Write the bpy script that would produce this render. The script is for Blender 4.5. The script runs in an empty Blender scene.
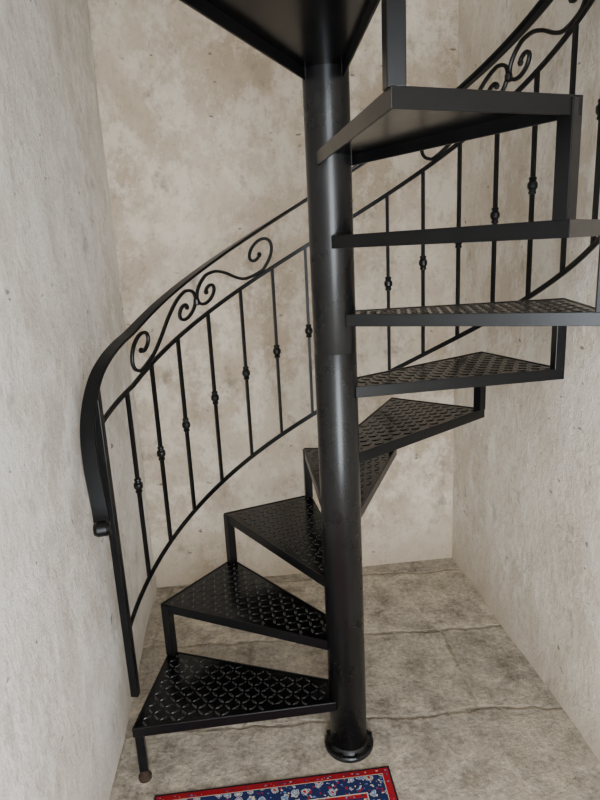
import bpy, bmesh, math, random
import numpy as np
from mathutils import Vector, Matrix, noise
random.seed(4)
# ---------------------------------------------------------------- parameters
R_T=0.667; PH0=76.75; STEP=30.37; RISE=0.2; OVER=1.7; R_P=0.0584; R_R=0.697
D,H,YAW,PIT,ROL,FPX=1.64276,1.57457,-0.06291,0.24617,-0.05071,605.347
SL=RISE/STEP
def cyl(R,deg,z): a=math.radians(deg); return Vector((-R*math.sin(a),-R*math.cos(a),z))
# ---------------------------------------------------------------- camera
F=Vector((math.sin(YAW)*math.cos(PIT),math.cos(YAW)*math.cos(PIT),-math.sin(PIT)))
Rt=Vector((math.cos(YAW),-math.sin(YAW),0)); U=Rt.cross(F)
c,s=math.cos(ROL),math.sin(ROL); R2=c*Rt+s*U; U2=-s*Rt+c*U
cd=bpy.data.cameras.new('camera'); cam=bpy.data.objects.new('camera',cd); bpy.context.collection.objects.link(cam)
M=Matrix.Identity(4)
for i in range(3): M[i][0]=R2[i]; M[i][1]=U2[i]; M[i][2]=-F[i]
M[0][3],M[1][3],M[2][3]=0,-D,H
cam.matrix_world=M; cd.sensor_fit='VERTICAL'; cd.sensor_height=36; cd.lens=FPX/800*36; cd.clip_start=0.02
bpy.context.scene.camera=cam
# ---------------------------------------------------------------- materials
def newmat(n):
    m=bpy.data.materials.new(n); m.use_nodes=True; nt=m.node_tree
    return m,nt,nt.nodes['Principled BSDF']
def N(nt,t,**k):
    n=nt.nodes.new(t)
    for a,b in k.items(): setattr(n,a,b)
    return n
def ramp(nt,stops,const=False):
    n=N(nt,'ShaderNodeValToRGB'); e=n.color_ramp.elements
    if const: n.color_ramp.interpolation='CONSTANT'
    while len(e)<len(stops): e.new(0.5)
    for i,(p,cc) in enumerate(stops): e[i].position=p; e[i].color=(*cc,1) if len(cc)==3 else cc
    return n
def noi(nt,co,scale,detail=6,rough=.6,dist=0):
    n=N(nt,'ShaderNodeTexNoise'); n.inputs['Scale'].default_value=scale; n.inputs['Detail'].default_value=detail
    n.inputs['Roughness'].default_value=rough; n.inputs['Distortion'].default_value=dist
    nt.links.new(co,n.inputs['Vector']); return n
def mix(nt,a,b,f,mode='MIX'):
    n=N(nt,'ShaderNodeMix',data_type='RGBA',blend_type=mode)
    for s_,v in ((0,f),(6,a),(7,b)):
        if hasattr(v,'node'): nt.links.new(v,n.inputs[s_])
        elif isinstance(v,(int,float)): n.inputs[s_].default_value=v
        else: n.inputs[s_].default_value=(*v,1)
    return n.outputs[2]
def math_(nt,op,a,b=None,c=None,clamp=False):
    n=N(nt,'ShaderNodeMath',operation=op); n.use_clamp=clamp
    for i,v in enumerate((a,b,c)):
        if v is None: continue
        if hasattr(v,'node'): nt.links.new(v,n.inputs[i])
        else: n.inputs[i].default_value=v
    return n.outputs[0]
def plaster(name,base,stain,white,seed,sa=1.0):
    m,nt,b=newmat(name); L=nt.links.new
    g=N(nt,'ShaderNodeTexCoord'); mp=N(nt,'ShaderNodeMapping'); mp.inputs['Location'].default_value=(seed,seed*2,seed); mp.inputs['Scale'].default_value=(1,1,.8)
    L(g.outputs['Object'],mp.inputs['Vector']); co=mp.outputs['Vector']
    n1=noi(nt,co,2.0,10,.68,.2); n2=noi(nt,co,7,9,.78,0); n3=noi(nt,co,34,6,.7); n4=noi(nt,co,110,4,.6); n5=noi(nt,co,9,5,.62)
    r1=ramp(nt,[(.40,(0,0,0)),(.60,(1,1,1))]); L(n1.outputs[0],r1.inputs[0])
    r2=ramp(nt,[(.47,(0,0,0)),(.57,(1,1,1))]); L(n2.outputs[0],r2.inputs[0])
    r3=ramp(nt,[(.54,(0,0,0)),(.66,(1,1,1))]); L(n3.outputs[0],r3.inputs[0])
    r5=ramp(nt,[(.60,(0,0,0)),(.70,(1,1,1))]); L(n5.outputs[0],r5.inputs[0])
    c1=mix(nt,base,stain,math_(nt,'MULTIPLY',r1.outputs[0],sa))
    c2=mix(nt,c1,white,math_(nt,'MULTIPLY',r2.outputs[0],.7))
    dk=tuple(x*.5 for x in stain)
    c3=mix(nt,c2,dk,math_(nt,'MULTIPLY',r3.outputs[0],.30))
    c4=mix(nt,c3,dk,math_(nt,'MULTIPLY',r5.outputs[0],.6*sa))
    ms=N(nt,'ShaderNodeMapping'); ms.inputs['Scale'].default_value=(1,1,2.6); ms.inputs['Rotation'].default_value=(.3,.5,.2); L(co,ms.inputs[0])
    n6=noi(nt,ms.outputs[0],16,3,.55); r6=ramp(nt,[(.70,(0,0,0)),(.745,(1,1,1))]); L(n6.outputs[0],r6.inputs[0])
    c4=mix(nt,c4,tuple(x*.3 for x in stain),math_(nt,'MULTIPLY',r6.outputs[0],.75))
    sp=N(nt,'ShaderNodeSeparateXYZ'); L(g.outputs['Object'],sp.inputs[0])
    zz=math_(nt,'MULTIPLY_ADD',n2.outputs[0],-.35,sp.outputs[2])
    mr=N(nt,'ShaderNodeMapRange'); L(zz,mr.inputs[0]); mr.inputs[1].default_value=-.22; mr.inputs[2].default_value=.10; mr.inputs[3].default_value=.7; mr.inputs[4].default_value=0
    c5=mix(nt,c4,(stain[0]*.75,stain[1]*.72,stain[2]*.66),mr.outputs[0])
    L(c5,b.inputs['Base Color']); b.inputs['Roughness'].default_value=.9
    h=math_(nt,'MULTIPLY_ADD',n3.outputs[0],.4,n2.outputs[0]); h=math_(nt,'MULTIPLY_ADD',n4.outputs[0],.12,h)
    h=math_(nt,'MULTIPLY_ADD',r6.outputs[0],-.3,h)
    bp=N(nt,'ShaderNodeBump'); bp.inputs['Strength'].default_value=.85; bp.inputs['Distance'].default_value=.018
    L(h,bp.inputs['Height']); L(bp.outputs[0],b.inputs['Normal']); return m
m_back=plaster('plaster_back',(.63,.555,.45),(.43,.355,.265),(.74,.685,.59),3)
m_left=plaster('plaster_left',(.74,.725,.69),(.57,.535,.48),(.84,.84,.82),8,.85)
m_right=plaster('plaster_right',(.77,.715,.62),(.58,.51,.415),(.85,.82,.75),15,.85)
def metal(name,col,rough,spec=.5,bump=.15):
    m,nt,b=newmat(name); L=nt.links.new
    g=N(nt,'ShaderNodeTexCoord'); n=noi(nt,g.outputs['Object'],60,4,.6); n2=noi(nt,g.outputs['Object'],9,5,.6)
    r=ramp(nt,[(.3,tuple(x*.75 for x in col)),(.7,tuple(x*1.25 for x in col))]); L(n2.outputs[0],r.inputs[0]); L(r.outputs[0],b.inputs['Base Color'])
    mr=N(nt,'ShaderNodeMapRange'); mr.inputs[3].default_value=rough-.07; mr.inputs[4].default_value=rough+.1
    L(n2.outputs[0],mr.inputs[0]); L(mr.outputs[0],b.inputs['Roughness']); b.inputs['Specular IOR Level'].default_value=spec
    b.inputs['Specular Tint'].default_value=(.88,.94,1,1)
    bp=N(nt,'ShaderNodeBump'); bp.inputs['Strength'].default_value=bump; bp.inputs['Distance'].default_value=.001
    L(n.outputs[0],bp.inputs['Height']); L(bp.outputs[0],b.inputs['Normal']); return m
m_blk=metal('black_iron_paint',(.003,.003,.0035),.30,.27)
m_pole=metal('dark_pole_paint',(.006,.0058,.0062),.27,.38)
m_plate=metal('chequer_plate',(.002,.002,.0025),.19,.28,.06)
m_lug=metal('chequer_plate_lugs',(.01,.01,.011),.20,.9,.05)
m_rust=metal('rusty_foot',(.03,.02,.014),.8,.2)
# ---------------------------------------------------------------- helpers
root=bpy.data.objects.new('spiral_staircase',None); bpy.context.collection.objects.link(root)
def obj(name,verts,faces,mat,parent=root,smooth=False):
    me=bpy.data.meshes.new(name); me.from_pydata([tuple(v) for v in verts],[],faces); me.materials.append(mat); me.update()
    bm=bmesh.new(); bm.from_mesh(me); bmesh.ops.recalc_face_normals(bm,faces=bm.faces); bm.to_mesh(me); bm.free()
    if smooth:
        for p in me.polygons: p.use_smooth=True
    o=bpy.data.objects.new(name,me); bpy.context.collection.objects.link(o)
    if parent: o.parent=parent
    return o
def prism(V,Fc,poly,z0,z1):
    n=len(poly); b=len(V)
    for z in (z0,z1):
        for p in poly: V.append(Vector((p[0],p[1],z)))
    Fc.append(list(range(b,b+n))[::-1]); Fc.append(list(range(b+n,b+2*n)))
    for i in range(n): j=(i+1)%n; Fc.append([b+i,b+j,b+n+j,b+n+i])
def bevel(o,w,seg=2):
    md=o.modifiers.new('bev','BEVEL'); md.width=w; md.segments=seg; md.limit_method='ANGLE'
def lathe(V,Fc,ctr,prof,n=16):
    b=len(V); k=len(prof)
    for i in range(n):
        a=2*math.pi*i/n
        for rr,z in prof: V.append(Vector((ctr[0]+rr*math.cos(a),ctr[1]+rr*math.sin(a),ctr[2]+z)))
    for i in range(n):
        j=(i+1)%n
        for q in range(k-1): Fc.append([b+i*k+q,b+j*k+q,b+j*k+q+1,b+i*k+q+1])
    Fc.append([b+i*k for i in range(n)][::-1]); Fc.append([b+i*k+k-1 for i in range(n)])
def catmull(P,n=8):
    out=[]; P=[np.array(p,float) for p in P]; Q=[2*P[0]-P[1]]+P+[2*P[-1]-P[-2]]
    for i in range(1,len(Q)-2):
        for k in range(n):
            t=k/n; a,b_,c_,d_=Q[i-1],Q[i],Q[i+1],Q[i+2]
            out.append(.5*((2*b_)+(-a+c_)*t+(2*a-5*b_+4*c_-d_)*t*t+(-a+3*b_-3*c_+d_)*t**3))
    out.append(P[-1]); return out
def sweep(V,Fc,pts,prof):
    b=len(V); k=len(prof); n=len(pts)
    for i,p in enumerate(pts):
        t=(pts[min(i+1,n-1)]-pts[max(i-1,0)]).normalized()
        nn=Vector((p.x,p.y,0)).normalized(); nn=(nn-t*nn.dot(t)).normalized(); bb=t.cross(nn)
        for a,h in prof: V.append(p+nn*a+bb*h)
    for i in range(n-1):
        for q in range(k):
            r_=(q+1)%k; Fc.append([b+i*k+q,b+i*k+r_,b+(i+1)*k+r_,b+(i+1)*k+q])
    Fc.append([b+q for q in range(k)][::-1]); Fc.append([b+(n-1)*k+q for q in range(k)])
def rrect(w,h,c_):
    w/=2;h/=2
    return [(-w,-h+c_),(-w+c_,-h),(w-c_,-h),(w,-h+c_),(w,h-c_),(w-c_,h),(-w+c_,h),(-w,h-c_)]
# ---------------------------------------------------------------- treads
RIM=.032; TH=.005
def inset(poly,d):
    n=len(poly); out=[]
    for i in range(n):
        p0,p1,p2=Vector(poly[i-1][:2]),Vector(poly[i][:2]),Vector(poly[(i+1)%n][:2])
        e1=(p1-p0).normalized(); e2=(p2-p1).normalized()
        n1=Vector((-e1.y,e1.x)); n2=Vector((-e2.y,e2.x)); bi=(n1+n2).normalized()
        out.append(p1+bi*(d/max(.2,bi.dot(n1))))
    return out
def area(poly): return .5*sum(poly[i-1][0]*poly[i][1]-poly[i][0]*poly[i-1][1] for i in range(len(poly)))
def inside(p,poly):
    for i in range(len(poly)):
        a,b_=poly[i-1],poly[i]
        if (b_[0]-a[0])*(p[1]-a[1])-(b_[1]-a[1])*(p[0]-a[0])<0: return False
    return True
NT=12
for i in range(1,NT+1):
    lo=PH0+(i-1)*STEP; hi=PH0+i*STEP+OVER; md=(lo+hi)/2; z=i*RISE
    cdir=cyl(1,md,0); tdir=cyl(1,md+90,0)
    il=cdir*.035-tdir*.05; ih=cdir*.035+tdir*.05
    poly=[il,cyl(R_T,lo,0),cyl(R_T,hi,0),ih]; poly=[(p[0],p[1]) for p in poly]
    if area(poly)<0: poly=poly[::-1]
    inn=inset(poly,TH)
    V=[];Fc=[]; n=len(poly)
    for P_,zz in ((poly,z),(poly,z-RIM),(inn,z),(inn,z-RIM)):
        for p in P_: V.append(Vector((p[0],p[1],zz)))
    for q in range(n):
        j=(q+1)%n
        Fc+= [[q,j,n+j,n+q],[2*n+q,2*n+j,3*n+j,3*n+q],[q,j,2*n+j,2*n+q],[n+q,n+j,3*n+j,3*n+q]]
    o=obj('tread_frame_%d'%i,V,Fc,m_blk); bevel(o,.0012,2)
    V=[];Fc=[]; inn2=inset(poly,TH*.6); prism(V,Fc,inn2,z-.007,z-.0025)
    obj('tread_plate_%d'%i,V,Fc,m_plate); V=[];Fc=[]
    ax=cyl(1,md,0); ay=cyl(1,md+90,0); P=.0265; pin=inset(poly,.016)
    for a in range(-2,30):
        for b_ in range(-18,19):
            ctr=(ax*(a*P)+ay*(b_*P)); 
            if not inside((ctr.x,ctr.y),pin) or math.hypot(ctr.x,ctr.y)<R_P+.012: continue
            sg=1 if (a+b_)%2 else -1
            u=(ax+ay*sg).normalized(); w=Vector((-u.y,u.x,0)); Lh=.0155; Wh=.0048; zt=z-.0027
            base=len(V)
            for uu,ww in ((-1,0),(-.5,-.8),(0,-1),(.5,-.8),(1,0),(.5,.8),(0,1),(-.5,.8)):
                q=ctr+u*uu*Lh+w*ww*Wh; V.append(Vector((q.x,q.y,zt)))
            for uu,ww in ((-.6,0),(-.3,-.25),(.3,-.25),(.6,0),(.3,.25),(-.3,.25)):
                q=ctr+u*uu*Lh+w*ww*Wh; V.append(Vector((q.x,q.y,zt+.0026)))
            Bq=base; T=base+8
            Fc+=[[T,T+1,T+2,T+3,T+4,T+5],[Bq,Bq+1,T+1,T],[Bq+1,Bq+2,T+1],[Bq+2,T+2,T+1],[Bq+2,Bq+3,T+2],[Bq+3,Bq+4,T+3,T+2],
                 [Bq+4,Bq+5,T+4,T+3],[Bq+5,Bq+6,T+4],[Bq+6,T+5,T+4],[Bq+6,Bq+7,T+5],[Bq+7,Bq,T,T+5],[Bq+7,Bq+6,Bq+5,Bq+4,Bq+3,Bq+2,Bq+1,Bq]]
    obj('tread_plate_lugs_%d'%i,V,Fc,m_lug)
def bar(name,deg,z0,z1,w=.03,R=R_T-.0175,mat=m_blk):
    ct=cyl(R,deg,0); a=cyl(1,deg,0); t=cyl(1,deg+90,0); h=w/2; V=[];Fc=[]
    prism(V,Fc,[ct+a*h+t*h,ct-a*h+t*h,ct-a*h-t*h,ct+a*h-t*h],z0,z1); o=obj(name,V,Fc,mat); bevel(o,.002); return o
for i in range(1,NT): bar('tread_riser_bar_%d'%i,PH0+i*STEP+OVER/2,i*RISE-.002,(i+1)*RISE-.004)
bar('support_leg',PH0+1.4,.035,RISE-.004,.026)
V=[];Fc=[]; lathe(V,Fc,cyl(R_T-.0175,PH0+1.4,0),[(.0,0),(.020,0),(.021,.010),(.014,.018),(.012,.04),(0,.04)],12); obj('leg_foot',V,Fc,m_rust)
# ---------------------------------------------------------------- pole
V=[];Fc=[]; ZT=4.2
lathe(V,Fc,(0,0,0),[(R_P,0.004),(R_P,1.2935),(R_P-.0006,1.2945),(R_P-.0006,1.2955),(R_P,1.2965),(R_P,ZT)],64)
o=obj('center_pole',V,Fc,m_pole,smooth=True)
for p in o.data.polygons:
    if abs(p.normal.z)>.5: p.use_smooth=False
V=[];Fc=[]; lathe(V,Fc,(0,0,0),[(.077,0),(.079,.004),(.079,.012),(.076,.016),(.066,.017),(.063,.024),(.0590,.028),(.055,.028)],48)
obj('base_flange',V,Fc,m_pole)
V=[];Fc=[]
for k in range(8): 
    a=math.radians(20+45*k); lathe(V,Fc,(.0725*math.cos(a),.0725*math.sin(a),.014),[(.0085,0),(.0085,.007),(.004,.009)],6)
obj('flange_bolts',V,Fc,m_blk)
# ---------------------------------------------------------------- railing
def z_low(p): return -.206+SL*p
def z_mid(p):
    z=.446+SL*p
    if p<110: z+= .0024*(110-p)
    return z
GAP=.160
PEND=288
V=[];Fc=[]
sweep(V,Fc,[cyl(R_R,92+(PEND-92)*k/110,z_low(92+(PEND-92)*k/110)) for k in range(111)],rrect(.010,.016,.002))
obj('lower_rail',V,Fc,m_blk)
V=[];Fc=[]
sweep(V,Fc,[cyl(R_R,92+(PEND-92)*k/110,z_mid(92+(PEND-92)*k/110)) for k in range(111)],rrect(.012,.014,.002))
obj('upper_rail',V,Fc,m_blk)
kp=[PEND-(PEND-112)*k/16 for k in range(17)]
kp=[(p,z_mid(p)+GAP,0) for p in kp]
kp+=[(106,1.315,0),(100,1.283,.0),(94.5,1.24,.003),(89.5,1.18,.004),(85.5,1.11,.003),(82.5,1.03,-.004),(80.5,.955,-.014),(78.5,.895,-.023),(76.2,.862,-.029),(73.9,.856,-.031),(72.6,.868,-.031),(73.0,.882,-.031),(74.4,.884,-.031),(75.0,.876,-.031)]
pts=[cyl(R_R+p[2],p[0],p[1]) for p in catmull(kp,8)]
V=[];Fc=[]
sweep(V,Fc,pts,[(-.022,-.003),(-.020,-.006),(.020,-.006),(.022,-.003),(.021,.002),(.012,.0065),(-.012,.0065),(-.021,.002)])
obj('handrail',V,Fc,m_blk,smooth=False)
V=[];Fc=[]
ct=cyl(R_R,92,0); a=cyl(1,92,0); t=cyl(1,182,0); h=.0125
prism(V,Fc,[ct+a*h+t*h,ct-a*h+t*h,ct-a*h-t*h,ct+a*h-t*h],.172,1.21); o=obj('newel_post',V,Fc,m_blk); bevel(o,.002)
V=[];Fc=[]
BAL=[106.9,117.8,128.3,139.4,150.6,161.2,171.8,184.5,197.2,208,218.9,230.1,241.8,253.6,265.2,276.5,PEND-.5]
for p in BAL:
    zl,zm=z_low(p),z_mid(p); ct=cyl(R_R,p,0); a=cyl(1,p,0)*.0055; t=cyl(1,p+90,0)*.0055
    prism(V,Fc,[ct+a+t,ct-a+t,ct-a-t,ct+a-t],zl,zm)
    zc=(zl+zm)/2+.01; q=cyl(R_R,p,zc)
    lathe(V,Fc,q,[(.007,-.026),(.011,-.024),(.012,-.019),(.010,-.016),(.011,-.012),(.015,-.007),(.0155,0),(.015,.007),(.011,.012),(.010,.016),(.012,.019),(.011,.024),(.007,.026)],14)
obj('balusters',V,Fc,m_blk)
def scroll():
    P=[]
    for k in range(25):
        u=k/24; an=math.radians(530-440*u); rho=.008+.050*u**1.2; P.append((.050+rho*math.cos(an),.072+rho*math.sin(an)))
    P+= [(.085,.120),(.125,.090),(.165,.050),(.205,.022)]
    for k in range(25):
        u=k/24; an=math.radians(-80+400*u); rho=.012+.058*(1-u)**1.2; P.append((.252+rho*math.cos(an),.082+rho*math.sin(an)))
    return P
V=[];Fc=[]
for cen in (136,233):
    for sg in (1,-1):
        P=catmull(scroll(),3); pts=[]
        for sx,h in P:
            p=cen+sg*math.degrees(sx/ (R_R*1.0)); pts.append(cyl(R_R,p,z_mid(p)+h*GAP/.160))
        sweep(V,Fc,pts,rrect(.012,.011,.002))
        for e in (pts[0],pts[-1]): lathe(V,Fc,e,[(.0,-.010),(.006,-.008),(.0095,0),(.006,.008),(0,.010)],10)
    q=cyl(R_R,cen,z_mid(cen)+.065); lathe(V,Fc,q,[(.008,-.012),(.012,-.008),(.012,.008),(.008,.012)],12)
obj('scrollwork',V,Fc,m_blk)
# ---------------------------------------------------------------- room
ang=math.radians(9.2); dv=Vector((-math.sin(ang),math.cos(ang),0))
nv=Vector((math.cos(ang),math.sin(ang),0))
XL,XR,YB,YF,HC=-.738,.735,1.085,-2.6,4.2
def W(x,y,z): return nv*x+dv*y+Vector((0,0,z))
def wall(name,p0,p1,nrm,mat,amp=.014):
    nu=int((p1-p0).length/.03); nz=int(HC/.03); V=[];Fc=[]
    for j in range(nz+1):
        for i in range(nu+1):
            p=p0.lerp(p1,i/nu); p=p+Vector((0,0,HC*j/nz)); 
            d=noise.noise(p*1.7)*amp+noise.noise(p*5)*amp*.4+noise.noise(p*11)*amp*.15
            if i in(0,nu): d=0
            V.append(p+nrm*(d-amp*.6))
    for j in range(nz):
        for i in range(nu):
            a=j*(nu+1)+i; Fc.append([a,a+1,a+nu+2,a+nu+1])
    return obj(name,V,Fc,mat,None,True)
wall('wall_left',W(XL,YF,0),W(XL,YB+.01,0),nv,m_left)
wall('wall_back',W(XL-.02,YB,0),W(XR+.02,YB,0),-dv,m_back)
wall('wall_right',W(XR,YB+.01,0),W(XR,YF,0),-nv,m_right)
V=[];Fc=[]; DW0,DW1,DH=-.5,.5,2.15
for x0,x1,z0,z1 in ((XL-.05,DW0,0,HC),(DW1,XR+.05,0,HC),(DW0,DW1,DH,HC)):
    prism(V,Fc,[W(x0,YF-.12,0),W(x1,YF-.12,0),W(x1,YF,0),W(x0,YF,0)],z0,z1)
obj('unseen_front_wall',V,Fc,m_right,None)  # out of view; wall and door gap added to give the light a gradient
m,nt,b=newmat('worn_stone_slabs'); L=nt.links.new
g=N(nt,'ShaderNodeTexCoord'); n0=noi(nt,g.outputs['Object'],3.5,6,.65); n1=noi(nt,g.outputs['Object'],9,9,.75,0); n2=noi(nt,g.outputs['Object'],60,6,.7); n3=noi(nt,g.outputs['Object'],2.5,5,.6); n4=noi(nt,g.outputs['Object'],5,4,.6)
vm=N(nt,'ShaderNodeVectorMath',operation='SCALE'); L(n0.outputs['Color'],vm.inputs[0]); vm.inputs['Scale'].default_value=.12
va=N(nt,'ShaderNodeVectorMath',operation='ADD'); L(vm.outputs[0],va.inputs[0]); L(g.outputs['Object'],va.inputs[1])
mp=N(nt,'ShaderNodeMapping'); mp.inputs['Rotation'].default_value=(0,0,-ang+.07); mp.inputs['Location'].default_value=(.28,.30,0); L(va.outputs[0],mp.inputs['Vector'])
br=N(nt,'ShaderNodeTexBrick'); L(mp.outputs[0],br.inputs['Vector']); br.inputs['Scale'].default_value=1; br.inputs['Brick Width'].default_value=.8; br.inputs['Row Height'].default_value=.46; br.inputs['Mortar Size'].default_value=.014; br.inputs['Mortar Smooth'].default_value=1
br.inputs['Color1'].default_value=(.36,.335,.29,1); br.inputs['Color2'].default_value=(.52,.475,.40,1); br.inputs['Mortar'].default_value=(.29,.26,.21,1)
r1=ramp(nt,[(.38,(.50,.475,.43)),(.5,(.92,.90,.87)),(.62,(1.35,1.30,1.2))]); L(n1.outputs[0],r1.inputs[0])
c1=mix(nt,br.outputs['Color'],r1.outputs[0],1.0,'MULTIPLY')
r3=ramp(nt,[(.45,(0,0,0)),(.62,(1,1,1))]); L(n3.outputs[0],r3.inputs[0])
c2=mix(nt,c1,(.58,.51,.40),math_(nt,'MULTIPLY',r3.outputs[0],.4)); 
rb=ramp(nt,[(.55,(0,0,0)),(.66,(1,1,1))]); L(n4.outputs[0],rb.inputs[0]); c2=mix(nt,c2,(.23,.21,.18),math_(nt,'MULTIPLY',rb.outputs[0],.4))
r4=ramp(nt,[(.35,(.66,.66,.66)),(.6,(1.12,1.12,1.12))]); L(n2.outputs[0],r4.inputs[0]); c2=mix(nt,c2,r4.outputs[0],1.0,'MULTIPLY')
L(c2,b.inputs['Base Color']); b.inputs['Roughness'].default_value=.62
h1=math_(nt,'MULTIPLY_ADD',br.outputs['Fac'],-.3,n1.outputs[0]); h2=math_(nt,'MULTIPLY_ADD',n2.outputs[0],.3,h1)
bp=N(nt,'ShaderNodeBump'); bp.inputs['Strength'].default_value=.85; bp.inputs['Distance'].default_value=.02; L(h2,bp.inputs['Height']); L(bp.outputs[0],b.inputs['Normal'])
fp=[W(XL-.05,YF-.12,0),W(XR+.05,YF-.12,0),W(XR+.05,YB+.05,0),W(XL-.05,YB+.05,0)]
V=[];Fc=[]; prism(V,Fc,fp,-.1,0); obj('floor',V,Fc,m,None)
V=[];Fc=[]; prism(V,Fc,fp,HC,HC+.1); obj('unseen_ceiling',V,Fc,m_back,None)  # out of view; closes the top so the upper walls get less light
# ---------------------------------------------------------------- rug
RW,RL=.715,1.25
m,nt,b=newmat('persian_rug'); L=nt.links.new
g=N(nt,'ShaderNodeTexCoord'); sp=N(nt,'ShaderNodeSeparateXYZ'); L(g.outputs['Object'],sp.inputs[0])
u_,v_=sp.outputs[0],sp.outputs[1]
dx=math_(nt,'MINIMUM',u_,math_(nt,'SUBTRACT',RW,u_)); dy=math_(nt,'MINIMUM',v_,math_(nt,'SUBTRACT',RL,v_)); d=math_(nt,'MINIMUM',dx,dy)
ds=math_(nt,'MULTIPLY',d,5.0)
red=(.25,.008,.014); navy=(.012,.018,.07); cream=(.48,.43,.34); blue=(.10,.18,.34)
band=ramp(nt,[(0,(.02,.01,.015)),(.03,red),(.13,cream),(.14,navy),(.42,cream),(.435,red),(.50,navy),(.53,red)],True); L(ds,band.inputs[0])
nd=noi(nt,g.outputs['Object'],45,3,.6); v1=N(nt,'ShaderNodeVectorMath',operation='SCALE'); L(nd.outputs['Color'],v1.inputs[0]); v1.inputs['Scale'].default_value=.022
v2=N(nt,'ShaderNodeVectorMath',operation='ADD'); L(v1.outputs[0],v2.inputs[0]); L(g.outputs['Object'],v2.inputs[1]); rc=v2.outputs[0]
vo=N(nt,'ShaderNodeTexVoronoi'); vo.inputs['Scale'].default_value=30; vo.inputs['Randomness'].default_value=.4; L(rc,vo.inputs['Vector'])
rg=ramp(nt,[(0,cream),(.10,red),(.24,cream),(.29,blue),(.38,cream),(.42,navy)],True); L(vo.outputs['Distance'],rg.inputs[0])
vo2=N(nt,'ShaderNodeTexVoronoi'); vo2.inputs['Scale'].default_value=105; vo2.inputs['Randomness'].default_value=.8; L(rc,vo2.inputs['Vector'])
sc=N(nt,'ShaderNodeSeparateXYZ'); L(vo2.outputs['Color'],sc.inputs[0])
vc=ramp(nt,[(0,navy),(.35,cream),(.5,red),(.7,blue),(.85,navy)],True); L(sc.outputs[0],vc.inputs[0])
m1=ramp(nt,[(0,(1,1,1)),(.42,(0,0,0))],True); L(vo.outputs['Distance'],m1.inputs[0])
m2=ramp(nt,[(0,(1,1,1)),(.38,(0,0,0))],True); L(vo2.outputs['Distance'],m2.inputs[0])
inb=ramp(nt,[(0,(0,0,0)),(.145,(1,1,1)),(.42,(0,0,0)),(.53,(1,1,1))],True); L(ds,inb.inputs[0])
inr=ramp(nt,[(0,(0,0,0)),(.06,(1,1,1)),(.10,(0,0,0)),(.145,(1,1,1)),(.42,(0,0,0)),(.435,(1,1,1)),(.5,(0,0,0)),(.53,(1,1,1))],True); L(ds,inr.inputs[0])
c1=mix(nt,band.outputs[0],vc.outputs[0],math_(nt,'MULTIPLY',m2.outputs[0],inr.outputs[0]))
c1=mix(nt,c1,rg.outputs[0],math_(nt,'MULTIPLY',m1.outputs[0],inb.outputs[0]))
L(c1,b.inputs['Base Color']); b.inputs['Roughness'].default_value=1; b.inputs['Specular IOR Level'].default_value=.1
nn=noi(nt,g.outputs['Object'],400,2,.5); bp=N(nt,'ShaderNodeBump'); bp.inputs['Strength'].default_value=.5; bp.inputs['Distance'].default_value=.002; L(nn.outputs[0],bp.inputs['Height']); L(bp.outputs[0],b.inputs['Normal'])
V=[];Fc=[]; nu,nw=30,50
for l in (0,1):
    for j in range(nw+1):
        for i in range(nu+1):
            x,y=RW*i/nu,RL*j/nw; e=min(x,RW-x,y,RL-y)
            V.append(Vector((x,y,.0005 if l==0 else .006+.0025*min(1,e/.02)+.0012*noise.noise(Vector((x*5,y*5,1))))))
k=(nu+1)*(nw+1)
for j in range(nw):
    for i in range(nu):
        a=j*(nu+1)+i; Fc.append([a,a+1,a+nu+2,a+nu+1]); a+=k; Fc.append([a,a+1,a+nu+2,a+nu+1])
ed=[i for i in range(nu+1)]+[j*(nu+1)+nu for j in range(1,nw+1)]+[nw*(nu+1)+i for i in range(nu-1,-1,-1)]+[j*(nu+1) for j in range(nw-1,0,-1)]
for q in range(len(ed)): a,b2=ed[q],ed[(q+1)%len(ed)]; Fc.append([a,b2,b2+k,a+k])
rug=obj('persian_rug',V,Fc,m,None)
xa=Vector((-.719,-.110,0)).normalized(); ya=Vector((-xa.y,xa.x,0)); 
rug.matrix_world=Matrix(((xa.x,ya.x,0,.120),(xa.y,ya.y,0,-.092),(0,0,1,0),(0,0,0,1)))
# ---------------------------------------------------------------- light
w=bpy.data.worlds.new('world'); bpy.context.scene.world=w; w.use_nodes=True
w.node_tree.nodes['Background'].inputs[0].default_value=(.92,.96,1,1); w.node_tree.nodes['Background'].inputs[1].default_value=4
def arealight(n,loc,tgt,sx,sy,e,col):
    l=bpy.data.lights.new(n,'AREA'); l.shape='RECTANGLE'; l.size=sx; l.size_y=sy; l.energy=e; l.color=col
    o=bpy.data.objects.new(n,l); bpy.context.collection.objects.link(o); o.location=loc
    o.rotation_euler=(Vector(tgt)-Vector(loc)).to_track_quat('-Z','Y').to_euler()
arealight('added_door_fill',W(.0,-2.62,1.15),W(0,.5,1.15),.98,2.0,100,(.985,.99,1))  # added area lamp at the unseen door gap, brightens the room from the front
